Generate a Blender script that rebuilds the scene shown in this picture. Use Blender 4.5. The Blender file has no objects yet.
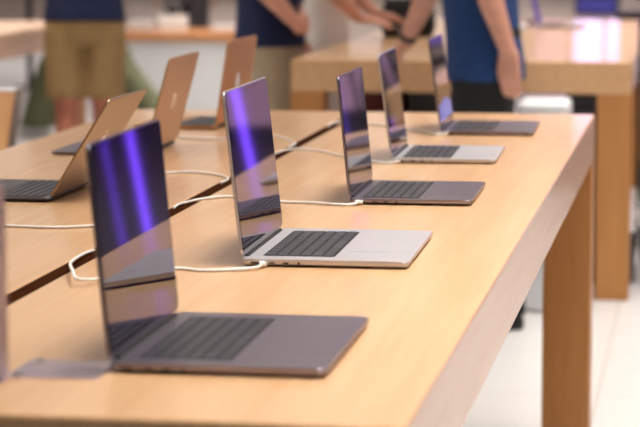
import bpy, bmesh, math, random
from mathutils import Vector, Matrix
random.seed(7)
S = bpy.context.scene
COL = S.collection
PI = math.pi
TH = 0.885                      # height of the display tables

# ------------------------------------------------------------------ materials
def new_mat(name):
    m = bpy.data.materials.new(name); m.use_nodes = True
    nt = m.node_tree
    return m, nt, nt.nodes['Principled BSDF']
def lin(c):
    return tuple(((v/255)/12.92 if v/255 <= .04045 else (((v/255)+.055)/1.055)**2.4) for v in c)
def N(nt, t, **kw):
    n = nt.nodes.new(t)
    for k, v in kw.items(): setattr(n, k, v)
    return n
def plain(name, rgb, rough=.5, metal=0., var=.06, scale=40., bump=0., coat=0., spec=.5, trans=0., sheen=0.):
    """base colour with a faint procedural mottling"""
    m, nt, b = new_mat(name)
    c = lin(rgb)
    tc = N(nt, 'ShaderNodeTexCoord'); no = N(nt, 'ShaderNodeTexNoise')
    no.inputs['Scale'].default_value = scale; no.inputs['Detail'].default_value = 3
    nt.links.new(tc.outputs['Object'], no.inputs['Vector'])
    rp = N(nt, 'ShaderNodeValToRGB')
    rp.color_ramp.elements[0].position = .3; rp.color_ramp.elements[1].position = .7
    rp.color_ramp.elements[0].color = tuple(v*(1-var) for v in c)+(1,)
    rp.color_ramp.elements[1].color = tuple(min(1, v*(1+var)) for v in c)+(1,)
    nt.links.new(no.outputs['Fac'], rp.inputs['Fac']); nt.links.new(rp.outputs['Color'], b.inputs['Base Color'])
    b.inputs['Roughness'].default_value = rough; b.inputs['Metallic'].default_value = metal
    b.inputs['Coat Weight'].default_value = coat; b.inputs['Specular IOR Level'].default_value = spec
    b.inputs['Transmission Weight'].default_value = trans; b.inputs['Sheen Weight'].default_value = sheen
    if bump:
        bp = N(nt, 'ShaderNodeBump'); bp.inputs['Strength'].default_value = bump; bp.inputs['Distance'].default_value = .002
        nt.links.new(no.outputs['Fac'], bp.inputs['Height']); nt.links.new(bp.outputs['Normal'], b.inputs['Normal'])
    return m
def wood(name, a, b_, rough=.32, along='y', coat=0.):
    m, nt, b = new_mat(name)
    tc = N(nt, 'ShaderNodeTexCoord'); mp = N(nt, 'ShaderNodeMapping')
    sc = {'y': (38, 1.6, 38), 'x': (1.6, 38, 38), 'z': (38, 38, 1.6)}[along]
    mp.inputs['Scale'].default_value = sc
    nt.links.new(tc.outputs['Object'], mp.inputs['Vector'])
    n1 = N(nt, 'ShaderNodeTexNoise'); n1.inputs['Scale'].default_value = 1.2; n1.inputs['Detail'].default_value = 6; n1.inputs['Distortion'].default_value = .3
    n2 = N(nt, 'ShaderNodeTexNoise'); n2.inputs['Scale'].default_value = 6.; n2.inputs['Detail'].default_value = 4
    nt.links.new(mp.outputs['Vector'], n1.inputs['Vector']); nt.links.new(mp.outputs['Vector'], n2.inputs['Vector'])
    mx = N(nt, 'ShaderNodeMath', operation='MULTIPLY_ADD'); mx.inputs[1].default_value = .3
    nt.links.new(n2.outputs['Fac'], mx.inputs[0]); nt.links.new(n1.outputs['Fac'], mx.inputs[2])
    rp = N(nt, 'ShaderNodeValToRGB')
    rp.color_ramp.elements[0].position = .45; rp.color_ramp.elements[1].position = .85
    rp.color_ramp.elements[0].color = lin(a)+(1,); rp.color_ramp.elements[1].color = lin(b_)+(1,)
    nt.links.new(mx.outputs[0], rp.inputs['Fac']); nt.links.new(rp.outputs['Color'], b.inputs['Base Color'])
    b.inputs['Roughness'].default_value = rough; b.inputs['Coat Weight'].default_value = coat
    b.inputs['Coat Roughness'].default_value = .13
    return m
def emit(name, rgb, strength):
    m, nt, b = new_mat(name)
    b.inputs['Base Color'].default_value = (.02, .02, .02, 1)
    b.inputs['Emission Color'].default_value = lin(rgb)+(1,); b.inputs['Emission Strength'].default_value = strength
    return m

M = {}
M['wood'] = wood('maple_top', (203, 158, 113), (213, 172, 129), .4, 'y', .5)
M['wood_leg_shaded'] = wood('maple_leg_shaded', (172, 116, 60), (186, 130, 73), .5, 'z')  # same maple as the top, shade of upright faces put into the colour
M['wood_x'] = wood('maple_counter', (196, 132, 84), (206, 146, 98), .35, 'x')
M['groove'] = plain('groove_brown', (56, 30, 17), 1., spec=0.)
M['silver'] = plain('silver_aluminium', (196, 193, 198), .4, .6, .02, 200)
M['grey'] = plain('violet_cast_aluminium', (146, 139, 152), .36, 1., .02, 200)  # purple light reflected by the decks mixed into the grey
M['silver_warmed'] = plain('silver_wood_reflection', (200, 174, 142), .36, 1., .02, 200)  # silver lid, reflected wood tone put into the colour
M['midnight_warmed'] = plain('midnight_wood_reflection', (166, 144, 120), .3, 1., .02, 200)  # midnight lid, warm table reflection put into the colour
M['midnight'] = plain('midnight_aluminium', (84, 82, 92), .33, 1., .03, 200)
M['gold'] = plain('pale_gold_aluminium', (210, 162, 112), .42, 1., .02, 200)
M['key'] = plain('black_key', (44, 43, 52), .38, 0, .05, 300)
M['well'] = plain('keyboard_well', (7, 7, 8), .6)
M['port'] = plain('port_dark', (18, 18, 20), .5)
M['rubber'] = plain('black_rubber', (22, 22, 24), .7)
M['glass'] = plain('screen_glass', (5, 5, 7), .03, 0, .0, 10, spec=.5)
M['polish'] = plain('polished_emblem', (235, 235, 238), .06, 1., .0)
M['cable'] = plain('white_braided_cable', (236, 232, 228), .5, 0, .05, 900)
M['steel'] = plain('steel', (190, 190, 195), .2, 1.)
M['skin'] = plain('skin_light', (206, 150, 128), .5, 0, .08, 25)
M['skin_red'] = plain('skin_sunburnt', (196, 126, 104), .5, 0, .1, 18)
M['navy'] = plain('navy_cotton', (13, 27, 66), .85, 0, .12, 60, .3)
M['royal'] = plain('blue_cotton', (18, 54, 106), .85, 0, .15, 50, .3)
M['khaki'] = plain('khaki_cotton', (158, 128, 84), .85, 0, .12, 50, .3)
M['khaki_pale'] = plain('pale_khaki_cotton', (168, 152, 128), .85, 0, .1, 50, .3)
M['olive'] = plain('olive_cotton', (96, 98, 70), .9, 0, .15, 40, .3)
M['white_cloth'] = plain('white_cotton', (226, 220, 216), .85, 0, .04, 40, .3)
M['black_cloth'] = plain('black_cotton', (22, 21, 24), .9, 0, .15, 40, .3)
M['grey_cloth'] = plain('grey_cotton', (92, 86, 92), .9, 0, .15, 40, .3)
M['white_shoe'] = plain('white_leather', (226, 224, 222), .5)
M['black_shoe'] = plain('black_leather', (20, 19, 20), .45)
M['hair'] = plain('brown_hair', (52, 36, 26), .6, 0, .3, 80, .6)
M['grey_shell'] = plain('warm_grey_shell', (150, 138, 134), .5)
M['eye'] = plain('eye_dark', (30, 24, 22), .2)
M['white_panel'] = plain('white_lacquer', (226, 226, 228), .35, 0, .01)
M['black_plastic'] = plain('black_plastic', (24, 23, 26), .45)
M['dark_box'] = plain('dark_grey_plastic', (58, 58, 70), .55)
M['brown_box'] = plain('dark_brown_board', (92, 52, 32), .6)
M['maroon'] = plain('maroon_cloth', (88, 36, 34), .9, 0, .12, 40, .3)
M['tan_panel'] = wood('tan_ply', (206, 150, 100), (220, 168, 116), .4, 'z')
M['ceiling'] = plain('ceiling_white', (238, 236, 234), .8, 0, .01, 3)
M['wall'] = plain('wall_stone', (196, 180, 172), .6, 0, .05, 2)
M['light'] = emit('ceiling_light', (255, 246, 236), .8)
M['added_pale_glow'] = emit('added_rose_glow', (238, 224, 222), 1.8)  # added unseen glow that pales the tabletop
M['added_violet_glow'] = emit('added_violet_wash', (150, 110, 215), 1.3)  # added unseen glow that tints metal and tabletop violet
M['lit_white'] = emit("lit_lavender_white", (206, 182, 255), 7.)
M['lit_blue'] = emit('lit_blue_violet', (70, 60, 190), .8)
M['lit_pink'] = emit('lit_pink', (240, 190, 232), 1.6)
# floor: large pale stone tiles
m, nt, b = new_mat('pale_stone_floor'); M['floor'] = m
tc = N(nt, 'ShaderNodeTexCoord'); br = N(nt, 'ShaderNodeTexBrick')
br.offset = 0; br.inputs['Scale'].default_value = 1.0
br.inputs['Brick Width'].default_value = .76; br.inputs['Row Height'].default_value = .76
br.inputs['Mortar Size'].default_value = .004
br.inputs['Color1'].default_value = lin((190, 187, 185))+(1,); br.inputs['Color2'].default_value = lin((186, 183, 181))+(1,)
br.inputs['Mortar'].default_value = lin((158, 154, 152))+(1,)
nt.links.new(tc.outputs['Object'], br.inputs['Vector']); nt.links.new(br.outputs['Color'], b.inputs['Base Color'])
b.inputs['Roughness'].default_value = .3
# clear acrylic
m = bpy.data.materials.new('clear_acrylic'); m.use_nodes = True; nt = m.node_tree; nt.nodes.clear(); M['acrylic'] = m
ou = N(nt, 'ShaderNodeOutputMaterial'); mi = N(nt, 'ShaderNodeMixShader'); tr = N(nt, 'ShaderNodeBsdfTransparent'); gl = N(nt, 'ShaderNodeBsdfGlossy'); fr_ = N(nt, 'ShaderNodeFresnel')
fr_.inputs['IOR'].default_value = 1.22; tr.inputs['Color'].default_value = (.985, .97, .99, 1); gl.inputs['Roughness'].default_value = .3; gl.inputs['Color'].default_value = (.9, .88, .95, 1)
nt.links.new(fr_.outputs[0], mi.inputs['Fac']); nt.links.new(tr.outputs[0], mi.inputs[1]); nt.links.new(gl.outputs[0], mi.inputs[2]); nt.links.new(mi.outputs[0], ou.inputs['Surface'])
# video wall picture: violet bands over mauve and dark fields, placed for reflection in the lids
m, nt, b = new_mat('violet_bands'); M['violet'] = m
tc = N(nt, 'ShaderNodeTexCoord'); sp = N(nt, 'ShaderNodeSeparateXYZ'); no = N(nt, 'ShaderNodeTexNoise')
no.inputs['Scale'].default_value = 2.2; no.inputs['Detail'].default_value = 3
nt.links.new(tc.outputs['Object'], sp.inputs[0]); nt.links.new(tc.outputs['Object'], no.inputs['Vector'])
zz = N(nt, 'ShaderNodeMath', operation='MULTIPLY_ADD'); zz.inputs[1].default_value = .12
sl = N(nt, 'ShaderNodeMath', operation='MULTIPLY_ADD'); sl.inputs[1].default_value = -.10
nt.links.new(sp.outputs['X'], sl.inputs[0]); nt.links.new(sp.outputs['Z'], sl.inputs[2])
nt.links.new(no.outputs['Fac'], zz.inputs[0]); nt.links.new(sl.outputs[0], zz.inputs[2])
fz = N(nt, 'ShaderNodeValToRGB'); el = fz.color_ramp.elements
for e in ((.5, (1, 1, 1)), (.6, (1, 1, 1))): el.new(e[0])
for e, (p_, c_) in zip(el, ((.28, (96, 84, 92)), (.5, (70, 54, 62)), (.755, (26, 12, 24)), (.80, (186, 140, 170)))): e.position = p_; e.color = lin(c_)+(1,)
nt.links.new(zz.outputs[0], fz.inputs['Fac'])
fx = N(nt, 'ShaderNodeMapRange'); fx.inputs['From Min'].default_value = -1.2; fx.inputs['From Max'].default_value = 1.2
nt.links.new(sp.outputs['X'], fx.inputs['Value'])
bands = N(nt, 'ShaderNodeValToRGB'); el = bands.color_ramp.elements
K = (0, 0, 0); V = (116, 66, 250); V2 = (66, 34, 150); V4 = (40, 22, 92)
st_ = [(0, K)]
for X, wd, c_ in ((.44, .018, V), (.83, .016, V4), (1.62, .016, V4), (1.25, .020, V), (2.02, .024, V), (2.17, .02, V2), (1.80, .02, V4)):
    st_.append((X, wd, c_))
st2 = []
for X, wd, c_ in sorted(st_[1:], key=lambda q: q[0]):
    q = lambda x: (x-1.5+1.2)/2.4
    st2 += [(q(X-wd*.9), K), (q(X-wd*.3), c_), (q(X+wd*.3), c_), (q(X+wd*.9), K)]
while len(el) < len(st2): el.new(.5)
for e, (p_, c_) in zip(el, st2): e.position = p_
for e, (p_, c_) in zip(el, st2): e.color = lin(c_)+(1,)
nt.links.new(fx.outputs[0], bands.inputs['Fac'])
sc_ = N(nt, 'ShaderNodeVectorMath', operation='SCALE'); sc_.inputs['Scale'].default_value = 7.5
nt.links.new(bands.outputs['Color'], sc_.inputs[0])
ad = N(nt, 'ShaderNodeVectorMath', operation='ADD')
nt.links.new(sc_.outputs[0], ad.inputs[0]); nt.links.new(fz.outputs['Color'], ad.inputs[1])
nt.links.new(ad.outputs[0], b.inputs['Emission Color']); b.inputs['Emission Strength'].default_value = 1.9
b.inputs['Base Color'].default_value = (.01, .01, .01, 1); b.inputs['Roughness'].default_value = .3
# laptop screen emission
def screen_emission(name, stops, strength, axis='X', off=0., scale=4.):
    m, nt, b = new_mat(name)
    tc = N(nt, 'ShaderNodeTexCoord'); sp = N(nt, 'ShaderNodeSeparateXYZ'); wv = N(nt, 'ShaderNodeTexNoise')
    wv.inputs['Scale'].default_value = 5
    nt.links.new(tc.outputs['Object'], wv.inputs['Vector']); nt.links.new(tc.outputs['Object'], sp.inputs[0])
    a1 = N(nt, 'ShaderNodeMath', operation='MULTIPLY_ADD'); a1.inputs[1].default_value = scale; a1.inputs[2].default_value = off
    nt.links.new(sp.outputs[axis], a1.inputs[0])
    a2 = N(nt, 'ShaderNodeMath', operation='MULTIPLY_ADD'); a2.inputs[1].default_value = .3
    nt.links.new(wv.outputs['Fac'], a2.inputs[0]); nt.links.new(a1.outputs[0], a2.inputs[2])
    rp = N(nt, 'ShaderNodeValToRGB'); el = rp.color_ramp.elements
    while len(el) < len(stops): el.new(.5)
    for e, (p, c) in zip(el, stops): e.position = p; e.color = lin(c)+(1,)
    nt.links.new(a2.outputs[0], rp.inputs['Fac']); nt.links.new(rp.outputs['Color'], b.inputs['Emission Color'])
    b.inputs['Emission Strength'].default_value = strength
    b.inputs['Base Color'].default_value = (.004, .004, .006, 1); b.inputs['Roughness'].default_value = .03
    b.inputs['Specular IOR Level'].default_value = .5
    return m
VIOLET_GLOW = [(0, (10, 6, 16)), (.4, (26, 12, 40)), (.7, (40, 16, 60)), (1, (14, 8, 20))]
M['violet_glow'] = screen_emission('dim_violet_reflection', VIOLET_GLOW, 1.3)  # emission standing in for purple reflected in the glass
M['wp_blue'] = screen_emission('blue_desktop', [(0, (120, 150, 235)), (.33, (60, 110, 220)), (.37, (30, 22, 30)), (.62, (44, 22, 22)), (1, (16, 20, 18))], 1.3, 'Z', -.14, 4.6)

# ------------------------------------------------------------------ mesh helpers
def link(name, bm, mat, parent=None, smooth=False, kind=None):
    me = bpy.data.meshes.new(name)
    bmesh.ops.recalc_face_normals(bm, faces=bm.faces[:])
    bm.to_mesh(me); bm.free()
    if mat is not None: me.materials.append(M[mat] if isinstance(mat, str) else mat)
    if smooth:
        for p in me.polygons: p.use_smooth = True
    o = bpy.data.objects.new(name, me); COL.objects.link(o)
    if parent is not None: o.parent = parent
    if kind: o['kind'] = kind
    return o
def tag(o, label, cat, group=None):
    o['label'] = label; o['category'] = cat
    if group: o['group'] = group
    return o
def empty(name, loc, rz=0., label=None, cat=None, group=None):
    o = bpy.data.objects.new(name, None); COL.objects.link(o)
    o.location = loc; o.rotation_euler = (0, 0, rz); o.empty_display_size = .05
    if label: tag(o, label, cat, group)
    return o
def merge(bm, other):
    me = bpy.data.meshes.new('tmp'); other.to_mesh(me); other.free(); bm.from_mesh(me); bpy.data.meshes.remove(me)
def box(x0, x1, y0, y1, z0, z1, bev=0., seg=2, bm=None, mat4=None):
    b = bmesh.new(); bmesh.ops.create_cube(b, size=1)
    for v in b.verts:
        v.co = Vector(((x0+x1)/2+v.co.x*(x1-x0), (y0+y1)/2+v.co.y*(y1-y0), (z0+z1)/2+v.co.z*(z1-z0)))
    if bev: bmesh.ops.bevel(b, geom=b.edges[:], offset=bev, segments=seg, affect='EDGES', profile=.5)
    if mat4: b.transform(mat4)
    if bm is None: return b
    merge(bm, b); return bm
def rrect(w0, w1, h0, h1, r, n=6):
    pts = []
    for cx, cy, a in ((w1-r, h1-r, 0), (w0+r, h1-r, PI/2), (w0+r, h0+r, PI), (w1-r, h0+r, 1.5*PI)):
        for i in range(n+1):
            t = a+PI/2*i/n; pts.append((cx+r*math.cos(t), cy+r*math.sin(t)))
    return pts
def prism(pts, z0, z1, bev=0., seg=2, bm=None, mat4=None, bot=None):
    """closed prism; bev rounds the top rim, bot the bottom rim"""
    b = bmesh.new()
    lo = [b.verts.new((x, y, z0)) for x, y in pts]; hi = [b.verts.new((x, y, z1)) for x, y in pts]
    n = len(pts)
    fb = b.faces.new(lo[::-1]); ft = b.faces.new(hi)
    for i in range(n): b.faces.new((lo[i], lo[(i+1) % n], hi[(i+1) % n], hi[i]))
    te = list(ft.edges); be = list(fb.edges)
    if bev: bmesh.ops.bevel(b, geom=te, offset=bev, segments=seg, affect='EDGES', profile=.5)
    bb = bev if bot is None else bot
    if bb: bmesh.ops.bevel(b, geom=[e for e in be if e.is_valid], offset=bb, segments=seg, affect='EDGES', profile=.5)
    if mat4: b.transform(mat4)
    if bm is None: return b
    merge(bm, b); return bm
def tube(pts, r, n=10, bm=None, cap=True):
    own = bm is None
    b = bmesh.new() if own else bm
    rings = []; up = Vector((0, 0, 1)); P = [Vector(p) for p in pts]
    for i, p in enumerate(P):
        d = (P[min(i+1, len(P)-1)]-P[max(i-1, 0)]).normalized()
        a = d.cross(up) if abs(d.z) < .95 else d.cross(Vector((1, 0, 0)))
        a.normalize(); c = d.cross(a); rr = r[i] if isinstance(r, (list, tuple)) else r
        rings.append([b.verts.new(p+a*rr*math.cos(2*PI*k/n)+c*rr*math.sin(2*PI*k/n)) for k in range(n)])
    for i in range(len(rings)-1):
        for k in range(n): b.faces.new((rings[i][k], rings[i][(k+1) % n], rings[i+1][(k+1) % n], rings[i+1][k]))
    if cap: b.faces.new(rings[0][::-1]); b.faces.new(rings[-1])
    return b
def spline(pts, k=8):
    P = [Vector(p) for p in pts]; out = []
    for i in range(len(P)-1):
        p0 = P[max(i-1, 0)]; p1 = P[i]; p2 = P[i+1]; p3 = P[min(i+2, len(P)-1)]
        for j in range(k):
            t = j/k
            out.append(.5*((2*p1)+(p2-p0)*t+(2*p0-5*p1+4*p2-p3)*t*t+(-p0+3*p1-3*p2+p3)*t**3))
    out.append(P[-1]); return out
def capsule(bm, p0, p1, r0, r1, n=16, flat=None):
    """tapered round-ended limb; flat=(axis vector, factor) squashes it about its own middle"""
    p0 = Vector(p0); p1 = Vector(p1); d = p1-p0; L = d.length; d = d/L if L > 1e-6 else Vector((0, 0, 1))
    pts = []; rs = []
    for i in range(5):
        t = PI/2*(1-i/4); pts.append(p0-d*r0*math.sin(t)); rs.append(max(r0*math.cos(t), r0*.03))
    for i in range(5):
        t = PI/2*i/4; pts.append(p1+d*r1*math.sin(t)); rs.append(max(r1*math.cos(t), r1*.03))
    b = tube(pts, rs, n)
    if flat:
        ax = Vector(flat[0]).normalized(); mid = (p0+p1)/2
        for v in b.verts:
            h = (v.co-mid).dot(ax); v.co -= ax*h*(1-flat[1])
    merge(bm, b)
def loft(bm, rings, n=28, pw=2.0):
    """rings: (x, y, z, rx, ry) horizontal super-ellipses from bottom to top"""
    b = bmesh.new(); R = []
    for x, y, z, rx, ry in rings:
        row = []
        for k in range(n):
            t = 2*PI*k/n; c, s = math.cos(t), math.sin(t)
            row.append(b.verts.new((x+rx*math.copysign(abs(c)**(2/pw), c), y+ry*math.copysign(abs(s)**(2/pw), s), z)))
        R.append(row)
    for i in range(len(R)-1):
        for k in range(n): b.faces.new((R[i][k], R[i][(k+1) % n], R[i+1][(k+1) % n], R[i+1][k]))
    b.faces.new(R[0][::-1]); b.faces.new(R[-1])
    merge(bm, b)
def ball(bm, c, r, sub=2):
    b = bmesh.new(); bmesh.ops.create_icosphere(b, subdivisions=sub, radius=1)
    rr = r if isinstance(r, (tuple, list)) else (r, r, r)
    for v in b.verts: v.co = Vector((c[0]+v.co.x*rr[0], c[1]+v.co.y*rr[1], c[2]+v.co.z*rr[2]))
    merge(bm, b)
def fuse(name, bm, mat, parent, voxel=.008, smooth=6):
    """union of overlapping closed shapes into one continuous skin"""
    o = link(name, bm, None, parent)
    md = o.modifiers.new('r', 'REMESH'); md.mode = 'VOXEL'; md.voxel_size = voxel
    sm = o.modifiers.new('s', 'SMOOTH'); sm.iterations = smooth; sm.factor = .5
    dg = bpy.context.evaluated_depsgraph_get(); dg.update()
    me = bpy.data.meshes.new_from_object(o.evaluated_get(dg))
    old = o.data; o.modifiers.clear(); o.data = me; bpy.data.meshes.remove(old); me.name = name
    me.materials.clear(); me.materials.append(M[mat])
    for p in me.polygons: p.use_smooth = True
    return o

# ------------------------------------------------------------------ setting
def struct(name, bm, mat): return link(name, bm, mat, None, kind='structure')
struct('floor', box(-10, 6, -6, 24.2, -.1, 0), 'floor')
struct('ceiling', box(-10, 6, -6, 24.2, 3.6, 3.7), 'ceiling')
struct('wall_back', box(-10, 6, 24.0, 24.2, 0, 3.6), 'wall')
struct('wall_left', box(-10.2, -10, -6, 24.2, 0, 3.6), 'wall')
struct('wall_right', box(6, 6.2, -6, 24.2, 0, 3.6), 'wall')

CEIL_WORDS = {}
def ceiling_light(x, y, label):
    t = empty('ceiling_light', (x, y, 3.598), 0, label, 'ceiling light', 'luminous ceiling panels')
    fr = bmesh.new()
    for s in (-1, 1):
        box(s*.94-.02, s*.94+.02, -1.8, 1.8, -.05, 0, bm=fr); box(-.96, .96, s*1.8-.02, s*1.8+.02, -.05, 0, bm=fr)
    link('frame', fr, 'white_panel', t)
    link('diffuser', box(-.92, .92, -1.78, 1.78, -.03, -.01), 'light', t)
rows = [('left', -6.2), ('middle', -2.8), ('right', .7), ('far right', 4.2)]
lines_ = [(1.2, 'above the near laptops'), (4.9, 'above the far end of the near table'), (8.6, 'above the second table'), (13.0, 'above the white counter'), (18.5, 'by the back wall')]
for rn, x in rows:
    for y, ln in lines_: ceiling_light(x, y, 'white ceiling panel, %s row, %s' % (rn, ln))

# ------------------------------------------------------------------ tables
TW, TL, TT, LEG = 1.27, 3.94, .12, .125
def display_table(x, y, label):
    """x, y: near right corner of the top"""
    t = empty('display_table', (x, y, 0), 0, label, 'table', 'long maple display tables')
    half = (TW-.028)/2
    for i, (a, b) in enumerate(((-TW, -TW+half), (-half, 0))):
        link('tabletop_board', box(a, b, 0, TL, TH-TT, TH, .004, 2), 'wood', t)
    link('cable_channel', box(-TW+half-.002, -half+.002, .0, TL-.0, TH-TT+.004, TH-.002), 'groove', t)
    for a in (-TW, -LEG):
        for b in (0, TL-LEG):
            link('leg', box(a, a+LEG, b, b+LEG, 0, TH-TT+.002, .003, 1), 'wood_leg_shaded', t)
    return t
display_table(.01, 0, 'long maple table in front carrying the two rows of open laptops')
display_table(.03, 6.34, 'second maple table behind the person in the blue shirt')
display_table(-2.93, 5.72, 'third maple table at upper left beside the person in khaki shorts')

# ------------------------------------------------------------------ laptops
def apple_outline(h):
    pts = []
    n = 64
    for i in range(n):
        t = 2*PI*i/n
        x = .40*math.sin(t)*(1+.10*math.cos(t)); y = .40*math.cos(t)
        y -= .09*math.exp(-(x/.13)**2)*(1 if y > 0 else -.75)
        pts.append((x, y))
    bc, brd = (.47, .06), .20
    out = []
    ins = [(p[0]-bc[0])**2+(p[1]-bc[1])**2 < brd**2 for p in pts]
    k = ins.index(True)
    while ins[k-1]: k -= 1
    seq = list(range(k, k+n)); done = False
    run = [i % n for i in seq if ins[i % n]]
    a0 = math.atan2(pts[run[0]][1]-bc[1], pts[run[0]][0]-bc[0]) % (2*PI); a1 = math.atan2(pts[run[-1]][1]-bc[1], pts[run[-1]][0]-bc[0]) % (2*PI)
    arc = [(bc[0]+brd*math.cos(a0+(a1-a0)*j/8), bc[1]+brd*math.sin(a0+(a1-a0)*j/8)) for j in range(9)]
    out += arc
    out += [pts[i % n] for i in seq if not ins[i % n]]
    leaf = [(.0, .40), (.02, .50), (.10, .58), (.16, .60), (.15, .50), (.08, .42)]
    return [(x*h, y*h) for x, y in out], [(x*h, y*h) for x, y in leaf]
KEY_CACHE = {}
def key_mesh(w, d):
    k = (round(w, 4), round(d, 4))
    if k not in KEY_CACHE:
        o = link('key', prism(rrect(-d/2, d/2, -w/2, w/2, .0016, 2), 0, .0011, .0003, 1, bot=0), 'key')
        KEY_CACHE[k] = o.data; bpy.data.objects.remove(o)
    return KEY_CACHE[k]
ROWS = [[1.5]+[1]*13, [1]*13+[1.6], [1.6]+[1]*13, [1.9]+[1]*11+[1.9], [2.4]+[1]*10+[2.4], [1, 1, 1, 1.25, 5, 1.25, 1, 1, 1, 1]]
SPEC = {'16': (.3557, .2481, .0168, .026, .134, .285, .146, .240, .158), '14': (.3126, .2212, .0155, .021, .124, .275, .132, .213, .134),
        'air': (.3041, .2150, .0113, .021, .122, .270, .130, .208, .122)}
def laptop(size, loc, rz, ang, body, label, group, screen='violet_glow', keys=True, deck=None, lid=None):
    w, dp, h, k0, k1, kw, t0, t1, tw = SPEC[size]
    hb = h*.7; air = size == 'air'
    t = empty('laptop', (loc[0], loc[1], TH), rz, label, 'laptop', group)
    bm = bmesh.new()
    prism(rrect(0, dp, -w/2, w/2, .011), .0026, hb, .0016 if not air else .0012, 3, bm, bot=.005 if not air else .0045)
    base = link('base', bm, deck or body, t)
    for sx in (.02, dp-.02):
        for sy in (-1, 1):
            b = bmesh.new(); loft(b, [(sx, sy*(w/2-.03), .0001, .008, .008), (sx, sy*(w/2-.03), .0045, .008, .008)], 12)
            link('rubber_foot', b, 'rubber', base)
    # ports on the side at the user's left
    for u, L, hh in ((.014, .014, .0022), (.042, .009, .0026), (.062, .009, .0026), (.084, .004, .004)):
        if air and L == .004: continue
        link('port', prism(rrect(u, u+L, -hh/2, hh/2, hh*.45, 3), -.0004, .0006, 0, mat4=Matrix.Translation((0, -w/2, hb*.52)) @ Matrix.Rotation(PI/2, 4, 'X')), 'port', base)
    # keyboard
    kb = link('keyboard', prism(rrect(k0, k1, -kw/2, kw/2, .004, 4), hb-.0005, hb+.0002, 0), 'well', t)
    if keys:
        nr = len(ROWS); rp = (k1-k0-.003)/nr
        for r, row in enumerate(ROWS):
            tot = sum(row); unit = (kw-.003)/tot; y = -(kw-.003)/2
            if True:
                y = -(kw-.003)/2
            for wd in row:
                ww = wd*unit
                ko = bpy.data.objects.new('key', key_mesh(ww-.0028, rp-.0042)); COL.objects.link(ko)
                ko.parent = kb; ko.location = (k0+.0015+rp*(r+.5), y+ww/2, hb+.0002); y += ww
    link('trackpad', prism(rrect(t0, t1, -tw/2, tw/2, .004, 4), hb-.0004, hb+.00025, 0), deck or body, t)
    # hinge barrel
    link('hinge', tube([(.003, -w*.42, hb-.001), (.003, w*.42, hb-.001)], .0042 if not air else .0036, 12), 'port', t)
    # lid
    lt = .0045 if not air else .0038
    d = Vector((math.cos(ang), 0, math.sin(ang))); nrm = Vector((math.sin(ang), 0, -math.cos(ang)))
    # local lid frame: X along lid length, Y width, Z towards the user
    F = Matrix(((d.x, 0, nrm.x, .003), (0, 1, 0, 0), (d.z, 0, nrm.z, hb-.0005), (0, 0, 0, 1)))
    li = link('lid', prism(rrect(.0045, dp, -w/2, w/2, .0105), -lt, 0, .0006, 2, bot=.0016), lid or body, t)
    li.data.transform(F)
    g = link('screen', prism(rrect(.0065, dp-.0022, -w/2+.0022, w/2-.0022, .009), -.0002, .0006, .0002, 1, bot=0), 'glass', li); g.data.transform(F)
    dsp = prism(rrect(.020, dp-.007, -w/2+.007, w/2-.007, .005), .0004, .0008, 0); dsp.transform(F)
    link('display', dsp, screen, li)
    if not air:
        nb = prism(rrect(dp-.0125, dp-.0066, -.013, .013, .002, 3), .0005, .0011, 0); nb.transform(F)
        link('camera_notch', nb, 'glass', li)
    body2, leaf = apple_outline(.052)
    em = bmesh.new()
    for poly in (body2, leaf):
        # emblem upright when the lid is open: local X is up, seen from behind
        prism([(p[1]+dp/2, p[0]) for p in poly], -lt-.0003, -lt+.0002, 0, 2, em)
    em.transform(F); link('emblem', em, 'polish', li)
    return t
RR, LR = 'open laptops along the right edge of the table', 'open laptops along the left half of the table'
W16, W14, WA = .3557/2, .3126/2, .3041/2
laptop('16', (-.3589, .2292+W16), math.radians(.36), math.radians(95.3), 'grey', 'dark grey open laptop nearest the front end of the table, beside the clear stand', RR)
laptop('16', (-.3749, 1.0639+W16), math.radians(.79), math.radians(96.3), 'silver', 'large silver open laptop, second from the front in the right row', RR)
laptop('14', (-.3334, 1.8486+W14), math.radians(.7), math.radians(95.7), 'grey', 'dark grey open laptop between two silver ones in the right row', RR)
laptop('14', (-.3579, 2.5864+W14), math.radians(1.3), math.radians(97.6), 'silver', 'smaller silver open laptop, fourth from the front in the right row', RR)
laptop('14', (-.3287, 3.2625+W14), math.radians(1.1), math.radians(98), 'grey', 'grey open laptop with a blue picture on screen near the far table end', RR, 'wp_blue')
laptop('air', (-.8732, 1.7913+WA), PI+math.radians(.4), math.radians(122), 'midnight', 'thin dark laptop with its lid tilted far back, keyboard facing left', LR, lid='midnight_warmed')
laptop('air', (-.9026, 2.6486+WA), PI, math.radians(105.3), 'silver', 'thin silver laptop with wood reflection painted into its lid, grey deck, between the dark and the gold ones', LR, lid='silver_warmed', deck='grey')
laptop('air', (-.8821, 3.3285+WA), PI-math.radians(2.5), math.radians(98.8), 'gold', 'thin gold laptop with a dark keyboard, last in the left row', LR)
laptop('14', (-.52, 9.3), 0, math.radians(104), 'silver', 'silver open laptop far back on the second maple table', 'laptops on the second table', keys=False)

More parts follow.
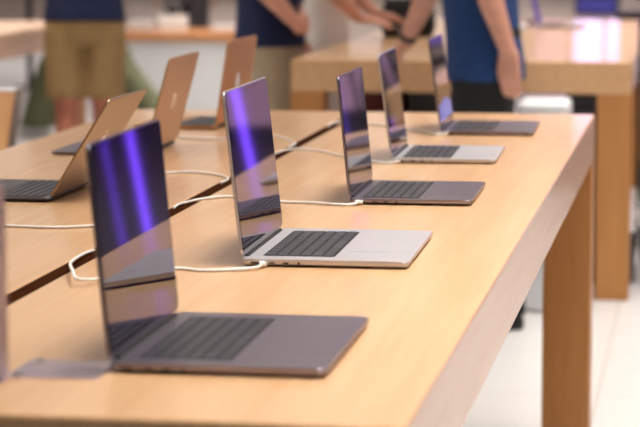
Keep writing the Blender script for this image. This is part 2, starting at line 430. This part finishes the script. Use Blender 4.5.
# ------------------------------------------------------------------ cables
def cable(pts, label, plug=None):
    P = [(x, y, TH+.0026 if len(p) == 0 else p[0]) for x, y, *p in pts]
    P = spline(P)
    t = empty('charging_cable', (pts[0][0], pts[0][1], TH), 0, label, 'cable', 'white charging cables on the table')
    inv = Matrix.Translation((-pts[0][0], -pts[0][1], -TH))
    b = tube(P, .0024, 8); b.transform(inv); link('cord', b, 'cable', t, True)
    if plug:
        b = box(-.0045, .0045, -.009, .009, .0, .006, .0015, 2); b.transform(Matrix.Translation((0, 0, .0035)) @ Matrix.Rotation(plug, 4, 'Z'))
        link('plug', b, 'cable', t)
TZ = TH
cable([(-.338, 1.054, TZ+.0065), (-.349, 1.022, TZ+.004), (-.414, 1.0), (-.466, 1.01), (-.53, .90, TZ+.004), (-.556, .83, TZ+.012), (-.580, .885, TZ+.016), (-.614, 1.0, TZ+.010), (-.630, 1.13, TZ+.004), (-.630, 1.19, TZ+.0012)],
      'white cable looping from the large silver laptop to the groove behind the nearest laptop', .4)
cable([(-.312, 1.838, TZ+.0065), (-.33, 1.812, TZ+.004), (-.402, 1.846), (-.459, 1.853), (-.53, 1.90), (-.575, 1.914), (-.608, 1.87), (-.630, 1.79), (-.630, 1.74, TZ+.0012)],
      'white cable running left from the dark grey middle laptop past the silver laptop screen', .6)
cable([(-.335, 2.578, TZ+.0065), (-.36, 2.556, TZ+.004), (-.40, 2.60), (-.468, 2.684), (-.543, 2.808), (-.610, 2.84), (-.630, 2.75), (-.630, 2.68, TZ+.0012)],
      'white cable arching from the smaller silver laptop back to the groove')
cable([(-.306, 3.253, TZ+.0065), (-.335, 3.24, TZ+.004), (-.37, 3.335), (-.444, 3.419), (-.551, 3.55), (-.60, 3.57), (-.630, 3.54), (-.630, 3.46, TZ+.0012)],
      'white cable from the blue-screen laptop near the far table end')
cable([(-.885, 1.447), (-.86, 1.447), (-.815, 1.441), (-.762, 1.436), (-.695, 1.473), (-.655, 1.495), (-.630, 1.54), (-.630, 1.62, TZ+.0012)],
      'straight white cable on the tabletop in front of the thin dark laptop')
cable([(-.86, 2.262, TZ+.003), (-.78, 2.30), (-.743, 2.33), (-.698, 2.318), (-.655, 2.27), (-.630, 2.22), (-.630, 2.15, TZ+.0012)],
      'short curved white cable between the nearest and the large silver laptop screens')
cable([(-.93, 3.09), (-.90, 3.07), (-.869, 3.053), (-.818, 3.061), (-.758, 3.10), (-.73, 3.17), (-.70, 3.15), (-.650, 3.04), (-.630, 2.98), (-.630, 2.90, TZ+.0012)],
      'white cable trailing from the gold laptop with a loop over the groove')

# clear acrylic stand, left edge
st = empty('acrylic_stand', (-.42, .20, TH), 0, 'clear acrylic stand with flat base left of the nearest laptop', 'display stand')
b = bmesh.new(); prism(rrect(-.042, .060, -.012, .085, .005), .0003, .0035, .0008, 2, b)
link('base_plate', b, 'acrylic', st)
link('upright_panel', box(-.0425, -.0385, -.16, -.012, .0002, .217, .001, 2), 'acrylic', st)
for y_ in (-.015, .07):
    b = bmesh.new(); loft(b, [(-.03, y_, 0.0036, .005, .005), (-.03, y_, .006, .005, .005), (-.03, y_, .007, .003, .003)], 16); link('screw', b, 'steel', st)

# ------------------------------------------------------------------ people
def hand(bm, wrist, d, pn, thumb, curl=.35, s=1., open_=1.):
    """palm and five fingers; d along the hand, pn the side the palm faces, thumb: direction the thumb leaves"""
    w = Vector(wrist); d = Vector(d).normalized(); pn = Vector(pn); pn = (pn-d*pn.dot(d)).normalized()
    th = Vector(thumb); th = (th-d*th.dot(d)-pn*th.dot(pn)).normalized()
    for q in (-.027, -.009, .009, .027):
        capsule(bm, w+th*q*.75*s, w+d*.085*s+th*q*s, .016*s, .0135*s, 10)
    for q, L in ((.030, .072), (.010, .080), (-.010, .075), (-.029, .058)):
        p = w+d*.085*s+th*q*s; a = curl*.6
        for k, f in enumerate((.45, .32, .23)):
            dd = d*math.cos(a)+pn*math.sin(a)+th*q*.8
            e = p+dd.normalized()*L*f*s; r = (.0098-.0009*k)*s; capsule(bm, p, e, r, r*.92, 10); p = e; a += curl
    p = w+d*.025*s+th*.028*s
    for k, (L, o) in enumerate(((.042, .9), (.032, .55), (.026, .35))):
        e = p+(d+th*o*open_+pn*(.25+.2*k)).normalized()*L*s; capsule(bm, p, e, (.0135-.0015*k)*s, (.012-.0015*k)*s, 10); p = e
def person(loc, rz, label, H=1.76, arms=None, legs=None, top=('navy', .86, .5), bottom=('khaki', .48, .095), shoes='white_shoe', skin='skin',
           lean=0., watch=None, belt=False, vox=.008, group=None):
    """local frame: faces +x, left side +y.  arms: {side: (elbow, wrist, hand dir, palm normal, thumb dir, curl)} in metres"""
    k = H/1.76
    t = empty('person', loc, rz, label, 'person', group)
    L = lambda z: lean*max(0, z-.9)
    bm = bmesh.new()
    tor = [(.80, .09, .13), (.90, .112, .168), (1.0, .105, .152), (1.12, .108, .148), (1.28, .118, .168), (1.40, .105, .185), (1.455, .08, .14), (1.49, .058, .066), (1.56, .054, .054)]
    loft(bm, [(L(z)*k, 0, z*k, a*k, b*k) for z, a, b in tor])
    hx = L(1.65)+.02
    ball(bm, ((hx)*k, 0, 1.655*k), (.096*k, .077*k, .118*k), 3)
    capsule(bm, ((hx+.045)*k, 0, 1.59*k), ((hx+.06)*k, 0, 1.575*k), .045*k, .03*k)           # jaw
    capsule(bm, ((hx+.09)*k, 0, 1.67*k), ((hx+.108)*k, 0, 1.635*k), .009*k, .014*k)           # nose
    for s in (-1, 1): ball(bm, ((hx-.005)*k, s*.079*k, 1.645*k), (.018*k, .010*k, .03*k), 2)   # ears
    legs = legs or {1: ((.0, .085, .49), (-.02, .09, .09)), -1: ((.0, -.085, .49), (-.02, -.09, .09))}
    for s, (kn, an) in legs.items():
        kn = Vector(kn)*k; an = Vector(an)*k
        capsule(bm, (0, s*.085*k, .84*k), kn, .088*k, .056*k); ca = kn+(an-kn)*.3+Vector((-.012, 0, 0))
        capsule(bm, kn, ca, .055*k, .056*k); capsule(bm, ca, an, .055*k, .036*k)
        capsule(bm, an+Vector((-.03, 0, -.045*k)), an+Vector((.15*k, 0, -.06*k)), .034*k, .026*k)
    arms = arms or {}
    A = {}
    for s in (-1, 1):
        sh = Vector((L(1.41), s*.185, 1.405))*k
        el, wr, hd, pn, th, cu, *op = arms.get(s, ((-.03, s*.235, 1.13), (.03, s*.245, .90), (.05, 0, -1), (0, -s, 0), (1, 0, 0), .35))
        el = Vector(el); wr = Vector(wr)
        if s not in arms: el = el*k; wr = wr*k
        A[s] = (sh, el, wr)
        capsule(bm, sh, el, .052*k, .041*k); fm = el+(wr-el)*.3
        capsule(bm, el, fm, .041*k, .042*k); capsule(bm, fm, wr, .041*k, .027*k)
        hand(bm, wr, hd, pn, th, cu, k, *op)
    body = fuse('body', bm, skin, t, vox, 4)
    # face and hair
    for s in (-1, 1):
        b = bmesh.new(); ball(b, ((hx+.083)*k, s*.031*k, 1.668*k), .012*k, 2); link('eye', b, 'eye', t, True)
    b = bmesh.new(); capsule(b, ((hx+.092)*k, -.02*k, 1.60*k), ((hx+.092)*k, .02*k, 1.60*k), .006*k, .006*k); link('mouth', b, 'skin_red', t, True)
    b = bmesh.new(); ball(b, ((hx-.014)*k, 0, 1.69*k), (.103*k, .088*k, .103*k), 3)
    for v in b.verts:
        if v.co.z < 1.66*k and v.co.x > (hx-.02)*k: v.co.z = 1.70*k+(v.co.z-1.66*k)*.1
    link('hair', b, 'hair', t, True)
    # shirt
    tm, hem, slv = top
    b = bmesh.new()
    rings = [(L(hem)*k, 0, hem*k, .138*k, .190*k)]
    for z, a, w_ in tor:
        if z > hem+.03 and z < 1.47: rings.append((L(z)*k, 0, z*k, (a+.022)*k, (w_+.022)*k))
    rings.append((L(1.495)*k, 0, 1.495*k, .07*k, .078*k))
    loft(b, rings)
    for s in (-1, 1):
        sh, el, wr = A[s]
        if slv <= 1: e = sh+(el-sh)*slv; capsule(b, sh+Vector((0, 0, -.005)), e, .068*k, .066*k)
        else: capsule(b, sh, el, .066*k, .056*k); capsule(b, el, el+(wr-el)*.9, .056*k, .044*k)
    fuse('shirt', b, tm, t, .009, 6)
    # trousers or shorts
    pm, low, wid = bottom
    b = bmesh.new(); loft(b, [(0, 0, .79*k, .115*k, .165*k), (0, 0, .88*k, .128*k, .184*k), (0, 0, .96*k, .122*k, .172*k), (0, 0, 1.02*k, .118*k, .165*k)])
    for s, (kn, an) in legs.items():
        kn = Vector(kn)*k; an = Vector(an)*k; hp = Vector((0, s*.088*k, .84*k))
        def at(z):
            return hp+(kn-hp)*((hp.z-z)/(hp.z-kn.z)) if z > kn.z else kn+(an-kn)*((kn.z-z)/max(kn.z-an.z, 1e-3))
        zs = [.86, .75, .62, .5, .38, .25, .12, .06]; rr = []
        zz = [z*k for z in zs if z > low+.03]+[low*k]
        for z in zz:
            p = at(min(z, hp.z)); f = (hp.z-z)/(hp.z-low*k) if hp.z > low*k else 0
            r0 = (.100*(1-f)+wid*f)*k; rr.append((p.x, p.y, z, r0*1.05, r0*.98))
        loft(b, rr[::-1])
    fuse('shorts' if low > .3 else 'trousers', b, pm, t, .009, 5)
    for s, (kn, an) in legs.items():
        an = Vector(an)*k; b = bmesh.new()
        y0 = an.y; x0 = an.x-.075*k
        loft(b, [(an.x+.052*k, y0, an.z-.09*k, .138*k, .047*k), (an.x+.052*k, y0, an.z-.065*k, .14*k, .049*k), (an.x+.045*k, y0, an.z-.035*k, .125*k, .046*k), (an.x+.0*k, y0, an.z-.005*k, .07*k, .044*k), (an.x-.015*k, y0, an.z+.02*k, .055*k, .043*k)], 24, 2.6)
        link('shoe', b, shoes, t, True)
    if watch:
        sh, el, wr = A[watch]; d = (wr-el).normalized(); p = wr-d*.035
        ring = bmesh.new(); tube([p-d*.011, p-d*.009, p+d*.009, p+d*.011], [.031*k, .0345*k, .0345*k, .031*k], 24, ring)
        wt = link('watch_strap', ring, 'black_plastic', t)
        n_ = Vector((0, 0, 1)); n_ = (n_-d*n_.dot(d)).normalized(); s_ = d.cross(n_)
        b = box(-.019, .019, -.017, .017, -.006, .006, .004, 2)
        b.transform(Matrix.Translation(p+n_*.036) @ Matrix((s_, d, n_)).transposed().to_4x4()); link('watch_face', b, 'glass', wt)
    return t

# person in the blue shirt between the two tables, facing left, left hand hanging, right hand on the far table
B4 = Vector((-.455, 5.78, 0))
def to4(x, y, z): return (-(x-B4.x), -(y-B4.y), z)        # facing -x: local +x = world -x, local +y = world -y
person(B4, PI, 'person in a blue polo and black trousers leaning on the second table, watch on wrist', 1.80,
       {1: (to4(-.437, 5.57, 1.185), to4(-.358, 5.585, .955), (-.06, 0, -1), (-.35, -1, 0), (1, -.3, 0), .42, .35),
        -1: (to4(-.665, 6.06, 1.20), to4(-.79, 6.21, .955), (.55, -.35, -.62), (.1, -.5, -.9), (.3, .9, 0), .18)},
       top=('royal', .835, .55), bottom=('black_cloth', .05, .085), shoes='black_shoe', lean=.10, watch=-1, vox=.006,
       legs={1: ((.02, .10, .49), (-.06, .10, .09)), -1: ((.03, -.09, .49), (.02, -.10, .09))})
# khaki shorts, upper left
person((-2.62, 8.5, 0), PI/2+.25, 'person in a navy polo, khaki shorts and bare legs beside the third table', 1.84,
       {1: ((.12, .25, 1.22), (.32, .12, 1.27), (.7, -.7, .1), (-.3, -.3, -1), (0, 0, 1), .3), -1: ((.12, -.25, 1.22), (.32, -.12, 1.27), (.7, .7, .1), (-.3, .3, -1), (0, 0, 1), .3)},
       top=('navy', .895, .5), bottom=('khaki', .545, .098), skin='skin_red', lean=.02, vox=.009)
# olive trousers striding behind
person((-3.68, 12.65, 0), PI, 'person in wide olive trousers striding behind the khaki shorts', 1.74,
       top=('grey_cloth', .84, .6), bottom=('olive', .07, .125), shoes='white_shoe', vox=.01,
       legs={1: ((.24, .09, .50), (.36, .09, .10)), -1: ((-.14, -.09, .47), (-.42, -.10, .12))})
# navy polo, pale khaki trousers by the left edge of the second table
person((-1.46, 7.1, 0), -.15, 'person in a navy polo and pale khaki trousers standing beside the second table', 1.82,
       {-1: ((.01, -.235, 1.18), (.165, -.13, .985), (.05, 1, .0), (-1, 0, 0), (0, .2, 1), .25)},
       top=('navy', .865, .5), bottom=('khaki_pale', .05, .085), shoes='white_shoe', vox=.009)
# white top, reaching over the table
person((-1.39, 7.9, 0), 0., 'person in a white top reaching over the second table towards a black bag', 1.70,
       {-1: ((.10, -.25, 1.10), (.20, -.15, .985), (1, .2, -.15), (0, .3, -1), (0, 1, .3), .3),
        1: ((.10, .22, 1.10), (.24, .10, .995), (1, -.1, -.2), (0, -.3, -1), (0, -1, .3), .3)},
       top=('white_cloth', .80, .45), bottom=('white_cloth', .10, .09), lean=.12, vox=.009)
# figures behind the white counter
person((-3.72, 15.6, 0), -PI/2, 'person in grey clothes behind the left end of the white counter', 1.72, top=('grey_cloth', .90, .9), bottom=('grey_cloth', .06, .085), shoes='black_shoe', vox=.012)
person((-3.23, 16.1, 0), -PI/2+.3, 'person in black trousers behind the middle of the white counter', 1.78, top=('white_cloth', .90, .5), bottom=('black_cloth', .06, .085), shoes='black_shoe', vox=.012)
person((-2.72, 15.7, 0), PI/2, 'person in maroon trousers behind the right end of the white counter', 1.70, top=('grey_cloth', .88, .5), bottom=('maroon', .06, .085), shoes='black_shoe', vox=.012)

# ------------------------------------------------------------------ background furniture
ct = empty('display_counter', (-3.23, 14.3, 0), 0, 'low white counter with a wooden top across the background', 'counter')
link('body', box(-.72, .86, -.28, .3, 0, .565, .01), 'white_panel', ct)
link('top', box(-.76, .90, -.30, .62, .565, .62, .006), 'wood_x', ct)
def carrier(loc, rz, w, d, h, label, mat, group=None):
    t = empty('carrier_bag', loc, rz, label, 'bag', group)
    b = bmesh.new(); loft(b, [(0, 0, 0.0005, w/2, d/2), (0, 0, h*.5, w/2*1.02, d/2*.9), (0, 0, h, w/2, d/2*.55)], 32, 6.); link('bag_body', b, mat, t)
    for s in (-1, 1):
        P = spline([(-w*.22, s*d*.25, h-.01), (-w*.18, s*d*.25, h+.07), (0, s*d*.25, h+.10), (w*.18, s*d*.25, h+.07), (w*.22, s*d*.25, h-.01)])
        link('handle', tube(P, .003, 6), mat, t, True)
carrier((-3.52, 14.25, .62), .2, .22, .09, .12, 'white bag standing on the low counter behind the olive trousers', 'white_cloth')
tag(link('box', box(-3.83, -3.66, 14.15, 14.3, .6205, .70, .006), 'white_panel'), 'white box at the left end of the low white counter', 'box')
tag(link('box', box(-3.22, -2.98, 14.2, 14.36, .6205, .67, .006), 'white_panel'), 'flat white box in the middle of the low white counter', 'box')

po = empty('post', (-5.42, 17.04, 0), 0, 'thin black post on a round foot beyond the third table', 'post')
b = bmesh.new(); loft(b, [(0, 0, 0, .14, .14), (0, 0, .012, .14, .14), (0, 0, .022, .05, .05)], 32); link('foot', b, 'black_plastic', po)
link('pole', tube([(0, 0, .02), (0, 0, 1.15)], .027, 16), 'black_plastic', po)
b = bmesh.new(); ball(b, (0, 0, 1.165), .034, 3); link('cap', b, 'black_plastic', po, True)

# chair at far left, behind the near table
ch = empty('chair', (-2.155, 5.2, 0), 0, 'chair with a tan back panel in a grey shell at the left edge', 'chair')
b = bmesh.new(); prism(rrect(-.2, .2, -.21, .21, .05), .43, .47, .008, 2, b); link('seat', b, 'tan_panel', ch)
def flare_back(y, th, w0, w1, z0, z1, mat, name):
    b = bmesh.new(); n = 10; R = []
    for i in range(n+1):
        f = i/n; z = z0+(z1-z0)*f; w = w0+(w1-w0)*f**1.3
        R.append([b.verts.new((-w, y, z)), b.verts.new((w, y, z)), b.verts.new((w, y+th, z)), b.verts.new((-w, y+th, z))])
    for i in range(n):
        for k_ in range(4): b.faces.new((R[i][k_], R[i][(k_+1) % 4], R[i+1][(k_+1) % 4], R[i+1][k_]))
    b.faces.new(R[0][::-1]); b.faces.new(R[-1]); return link(name, b, mat, ch)
flare_back(-.215, .016, .19, .25, .40, .852, 'tan_panel', 'back_panel')
flare_back(-.19, .03, .20, .268, .38, .86, 'grey_shell', 'back_shell')
link('edge_strip', box(-.25, .25, -.217, -.197, .853, .861, .003), 'white_panel', ch)
for sx in (-.16, .17):
    for sy in (-.17, .17): link('leg', tube([(sx, sy, .435), (sx*1.15, sy*1.1, 0)], [.016, .012], 10), 'tan_panel', ch)

# things under and on the second table
tag(link('pedestal_box', box(-.365, -.182, 6.02, 6.31, 0, .757, .02, 3), 'white_panel'), 'white rounded pedestal box in front of the second maple table', 'box')
cb = empty('storage_case', (-.165, 6.9, 0), 0, 'dark grey storage case under the second table, right of the white pedestal', 'case')
link('case_body', box(-.065, .07, -.18, .2, .02, .70, .008), 'dark_box', cb); link('case_lid', box(-.07, .075, -.185, .205, .70, .735, .01), 'dark_box', cb)
for sx in (-.045, .05):
    for sy in (-.15, .17): link('foot', box(sx-.012, sx+.012, sy-.012, sy+.012, 0, .02), 'rubber', cb)
def cabinet(x0, x1, y0, y1, h, mat, label):
    t = empty('cabinet', ((x0+x1)/2, y0, 0), 0, label, 'cabinet', None); w = (x1-x0)/2
    link('body', box(-w, w, .02, y1-y0, 0, h, .006), mat, t)
    for s in (-1, 1):
        d_ = link('door', box(min(s*.003, s*(w-.005)), max(s*.003, s*(w-.005)), 0, .02, .03, h-.02, .003), mat, t)
        link('handle', tube([(s*.03, -.012, h*.6), (s*.03, -.012, h*.8)], .005, 8), 'steel', d_)
cabinet(-1.09, -.90, 7.0, 7.5, .735, 'maroon', 'dark red cabinet under the left side of the second table')
cabinet(-.88, -.5, 7.02, 7.5, .735, 'black_plastic', 'black cabinet under the middle of the second table')
# black bag on the second table
bg = empty('shoulder_bag', (-1.03, 8.18, TH), .2, 'black bag with metal rings standing on the second table', 'bag')
b = bmesh.new(); loft(b, [(0, 0, .0005, .11, .05), (0, 0, .05, .125, .06), (0, 0, .13, .115, .05), (0, 0, .17, .10, .03)], 32, 3.5); link('bag_body', b, 'black_cloth', bg, True)
link('strap', tube(spline([(-.1, 0, .14), (-.08, .0, .24), (0, 0, .28), (.08, 0, .24), (.1, 0, .14)]), .007, 8), 'black_cloth', bg, True)
for sx in (-.045, .035):
    P = [(sx+.018*math.cos(2*PI*i/20), -.062, .055+.018*math.sin(2*PI*i/20)) for i in range(21)]
    link('ring', tube(P, .004, 8), 'steel', bg, True)
tag(link('tablet_box', box(-.78, -.55, 8.75, 8.95, TH+.0005, TH+.03, .004), 'white_panel'), 'flat white box on the second table beside the blue shirt', 'box')

bn = empty('bench', (.28, 16.0, 0), 0, 'black bench beyond the second table at the right edge', 'bench')
link('seat', box(-.68, .7, 0, .4, .63, .71, .015), 'black_plastic', bn)
for sx in (-.6, .55): link('leg', box(sx, sx+.06, .03, .37, 0, .63), 'black_plastic', bn)
# pushchair at right edge
pc = empty('pushchair', (.172, 6.85, 0), PI/2, 'black pushchair with grey hood at the right edge of the photo', 'pushchair')
def wheel(x, y, r, w=.035):
    b = bmesh.new(); P = [(x+(r-.018)*math.cos(2*PI*i/28), y, r+(r-.018)*math.sin(2*PI*i/28)) for i in range(29)]
    tube(P, .018, 10, b); o = link('wheel', b, 'rubber', pc, True)
    h = bmesh.new(); tube([(x, y-.02, r), (x, y+.02, r)], .03, 16, h)
    for i in range(5):
        a = 2*PI*i/5; tube([(x, y, r), (x+(r-.02)*math.cos(a), y, r+(r-.02)*math.sin(a))], .006, 6, h)
    link('hub', h, 'black_plastic', o)
for x_, y_, r_ in ((-.06, -.24, .10), (-.06, .24, .10), (.48, -.2, .085), (.48, .2, .085)): wheel(x_, y_, r_)
for s in (-1, 1):
    link('frame_tube', tube(spline([(-.06, s*.22, .11), (.02, s*.21, .42), (-.10, s*.21, .78), (-.22, s*.2, 1.02)]), .012, 8), 'black_plastic', pc, True)
    link('frame_tube', tube(spline([(.48, s*.18, .10), (.25, s*.19, .34), (.0, s*.2, .46)]), .012, 8), 'black_plastic', pc, True)
link('push_handle', tube([(-.22, -.2, 1.02), (-.225, 0, 1.03), (-.22, .2, 1.02)], .016, 10), 'rubber', pc, True)
b = bmesh.new(); capsule(b, (.02, 0, .44), (.30, 0, .42), .16, .12, 20, ((0, 0, 1), .4)); capsule(b, (.0, 0, .46), (-.10, 0, .78), .17, .15, 20, ((1, 0, .3), .35)); fuse('seat', b, 'maroon', pc, .012)
b = bmesh.new(); ball(b, (0, 0, .83), (.2, .2, .2), 3)
bmesh.ops.bisect_plane(b, geom=b.verts[:]+b.edges[:]+b.faces[:], plane_co=(0, 0, .80), plane_no=(.25, 0, -1), clear_outer=True)
ho = link('hood', b, 'grey_cloth', pc, True); sm_ = ho.modifiers.new('thick', 'SOLIDIFY'); sm_.thickness = .008
b = box(.0, .24, -.17, .17, .16, .30, .03, 2); link('basket', b, 'black_cloth', pc)

pc.scale = (.8, .6, 1)
# ------------------------------------------------------------------ lit displays
def panel(name, x0, x1, y, z0, z1, mat, label, group, stand=False):
    t = empty(name, ((x0+x1)/2, y, 0), 0, label, 'light panel' if not stand else 'video screen', group)
    w = (x1-x0)/2
    link('frame', box(-w-.03, w+.03, .0, .08, z0-.03, z1+.03, .006), 'black_plastic', t)
    link('picture', box(-w, w, -.008, .002, z0, z1), mat, t)
    if stand:
        for s in (-1, 1): link('foot', box(s*w*.7-.04, s*w*.7+.04, -.2, .28, 0, max(.02, z0-.03)), 'black_plastic', t)
panel('light_panel', -1.16, -.85, 23.9, .64, 2.6, 'lit_white', 'broad lavender white light panel on the back wall', 'light panels on the back wall')
panel('light_panel', -.79, -.67, 23.9, .64, 2.6, 'lit_white', 'narrow lavender white light panel on the back wall', 'light panels on the back wall')
panel('light_panel', -1.12, -.70, 23.8, .42, .58, 'lit_blue', 'low blue violet light strip below the white panels on the back wall', 'light panels on the back wall')
panel('light_panel', -9.2, -1.75, 23.9, .64, 3.2, 'added_pale_glow', 'added pale rose glow out of view on the back wall left of the pink one', 'light panels on the back wall')
panel('light_panel', -.5, 3.4, 23.9, .64, 3.2, 'added_violet_glow', 'added violet glow out of view on the back wall right of the white ones', 'light panels on the back wall')
panel('light_panel', -1.62, -1.25, 23.9, .64, 2.6, 'lit_pink', 'pink light panel on the back wall left of the white ones', 'light panels on the back wall')
panel('video_screen', .36, 2.64, 10.0, .06, 2.4, 'violet', 'wide free-standing video screen showing vertical violet bands beyond the table', None, True)

# ------------------------------------------------------------------ light and camera
def downlight(name, x, y, sx, sy, power, spread):
    la = bpy.data.lights.new(name, 'AREA'); la.shape = 'RECTANGLE'; la.size = sx; la.size_y = sy; la.energy = power
    la.spread = math.radians(spread); la.color = (1, .95, .89)
    o = bpy.data.objects.new(name, la); COL.objects.link(o); o.location = (x, y, 3.54); return o
for y_ in (1.2, 4.9, 8.6, 13.0):  # narrow beams added beneath the ceiling panels so tops outshine upright faces
    for x_ in (-2.8, .7): downlight('added_downlight', x_, y_, 1.8, 3.4, (150 if x_ > 0 or y_ < 6 else 95) if y_ < 10 else 130, 72)
for x_ in (-4.5, -1., 2.5): downlight('added_downlight', x_, 21.2, 2.4, 3.4, 190, 110)  # added without fixtures to brighten the back wall

w = bpy.data.worlds.new('world'); S.world = w; w.use_nodes = True
w.node_tree.nodes['Background'].inputs['Color'].default_value = (1, .96, .93, 1)
w.node_tree.nodes['Background'].inputs['Strength'].default_value = .12

cam = bpy.data.cameras.new('camera'); co = bpy.data.objects.new('camera', cam); COL.objects.link(co)
F_PX = 2331.5; cam.sensor_width = 36; cam.lens = F_PX/640*36
yaw, pitch, roll = .1642, .1231, -.0011
f = Vector((-math.sin(yaw)*math.cos(pitch), math.cos(yaw)*math.cos(pitch), -math.sin(pitch)))
r = Vector((math.cos(yaw), math.sin(yaw), 0)); u = r.cross(f)
r2 = r*math.cos(roll)+u*math.sin(roll); u2 = -r*math.sin(roll)+u*math.cos(roll)
mw = Matrix((r2, u2, -f)).transposed().to_4x4(); mw.translation = (.2993, -2.2784, TH+.5003)
co.matrix_world = mw
cam.clip_start = .05; cam.clip_end = 100
cam.dof.use_dof = True; cam.dof.focus_distance = 3.8; cam.dof.aperture_fstop = cam.lens/1000/.0235
cam.dof.aperture_blades = 9
S.camera = co
S.view_settings.view_transform = 'Standard'; S.view_settings.look = 'None'
S.view_settings.exposure = -.87; S.view_settings.gamma = 1; S.view_settings.use_curve_mapping = False
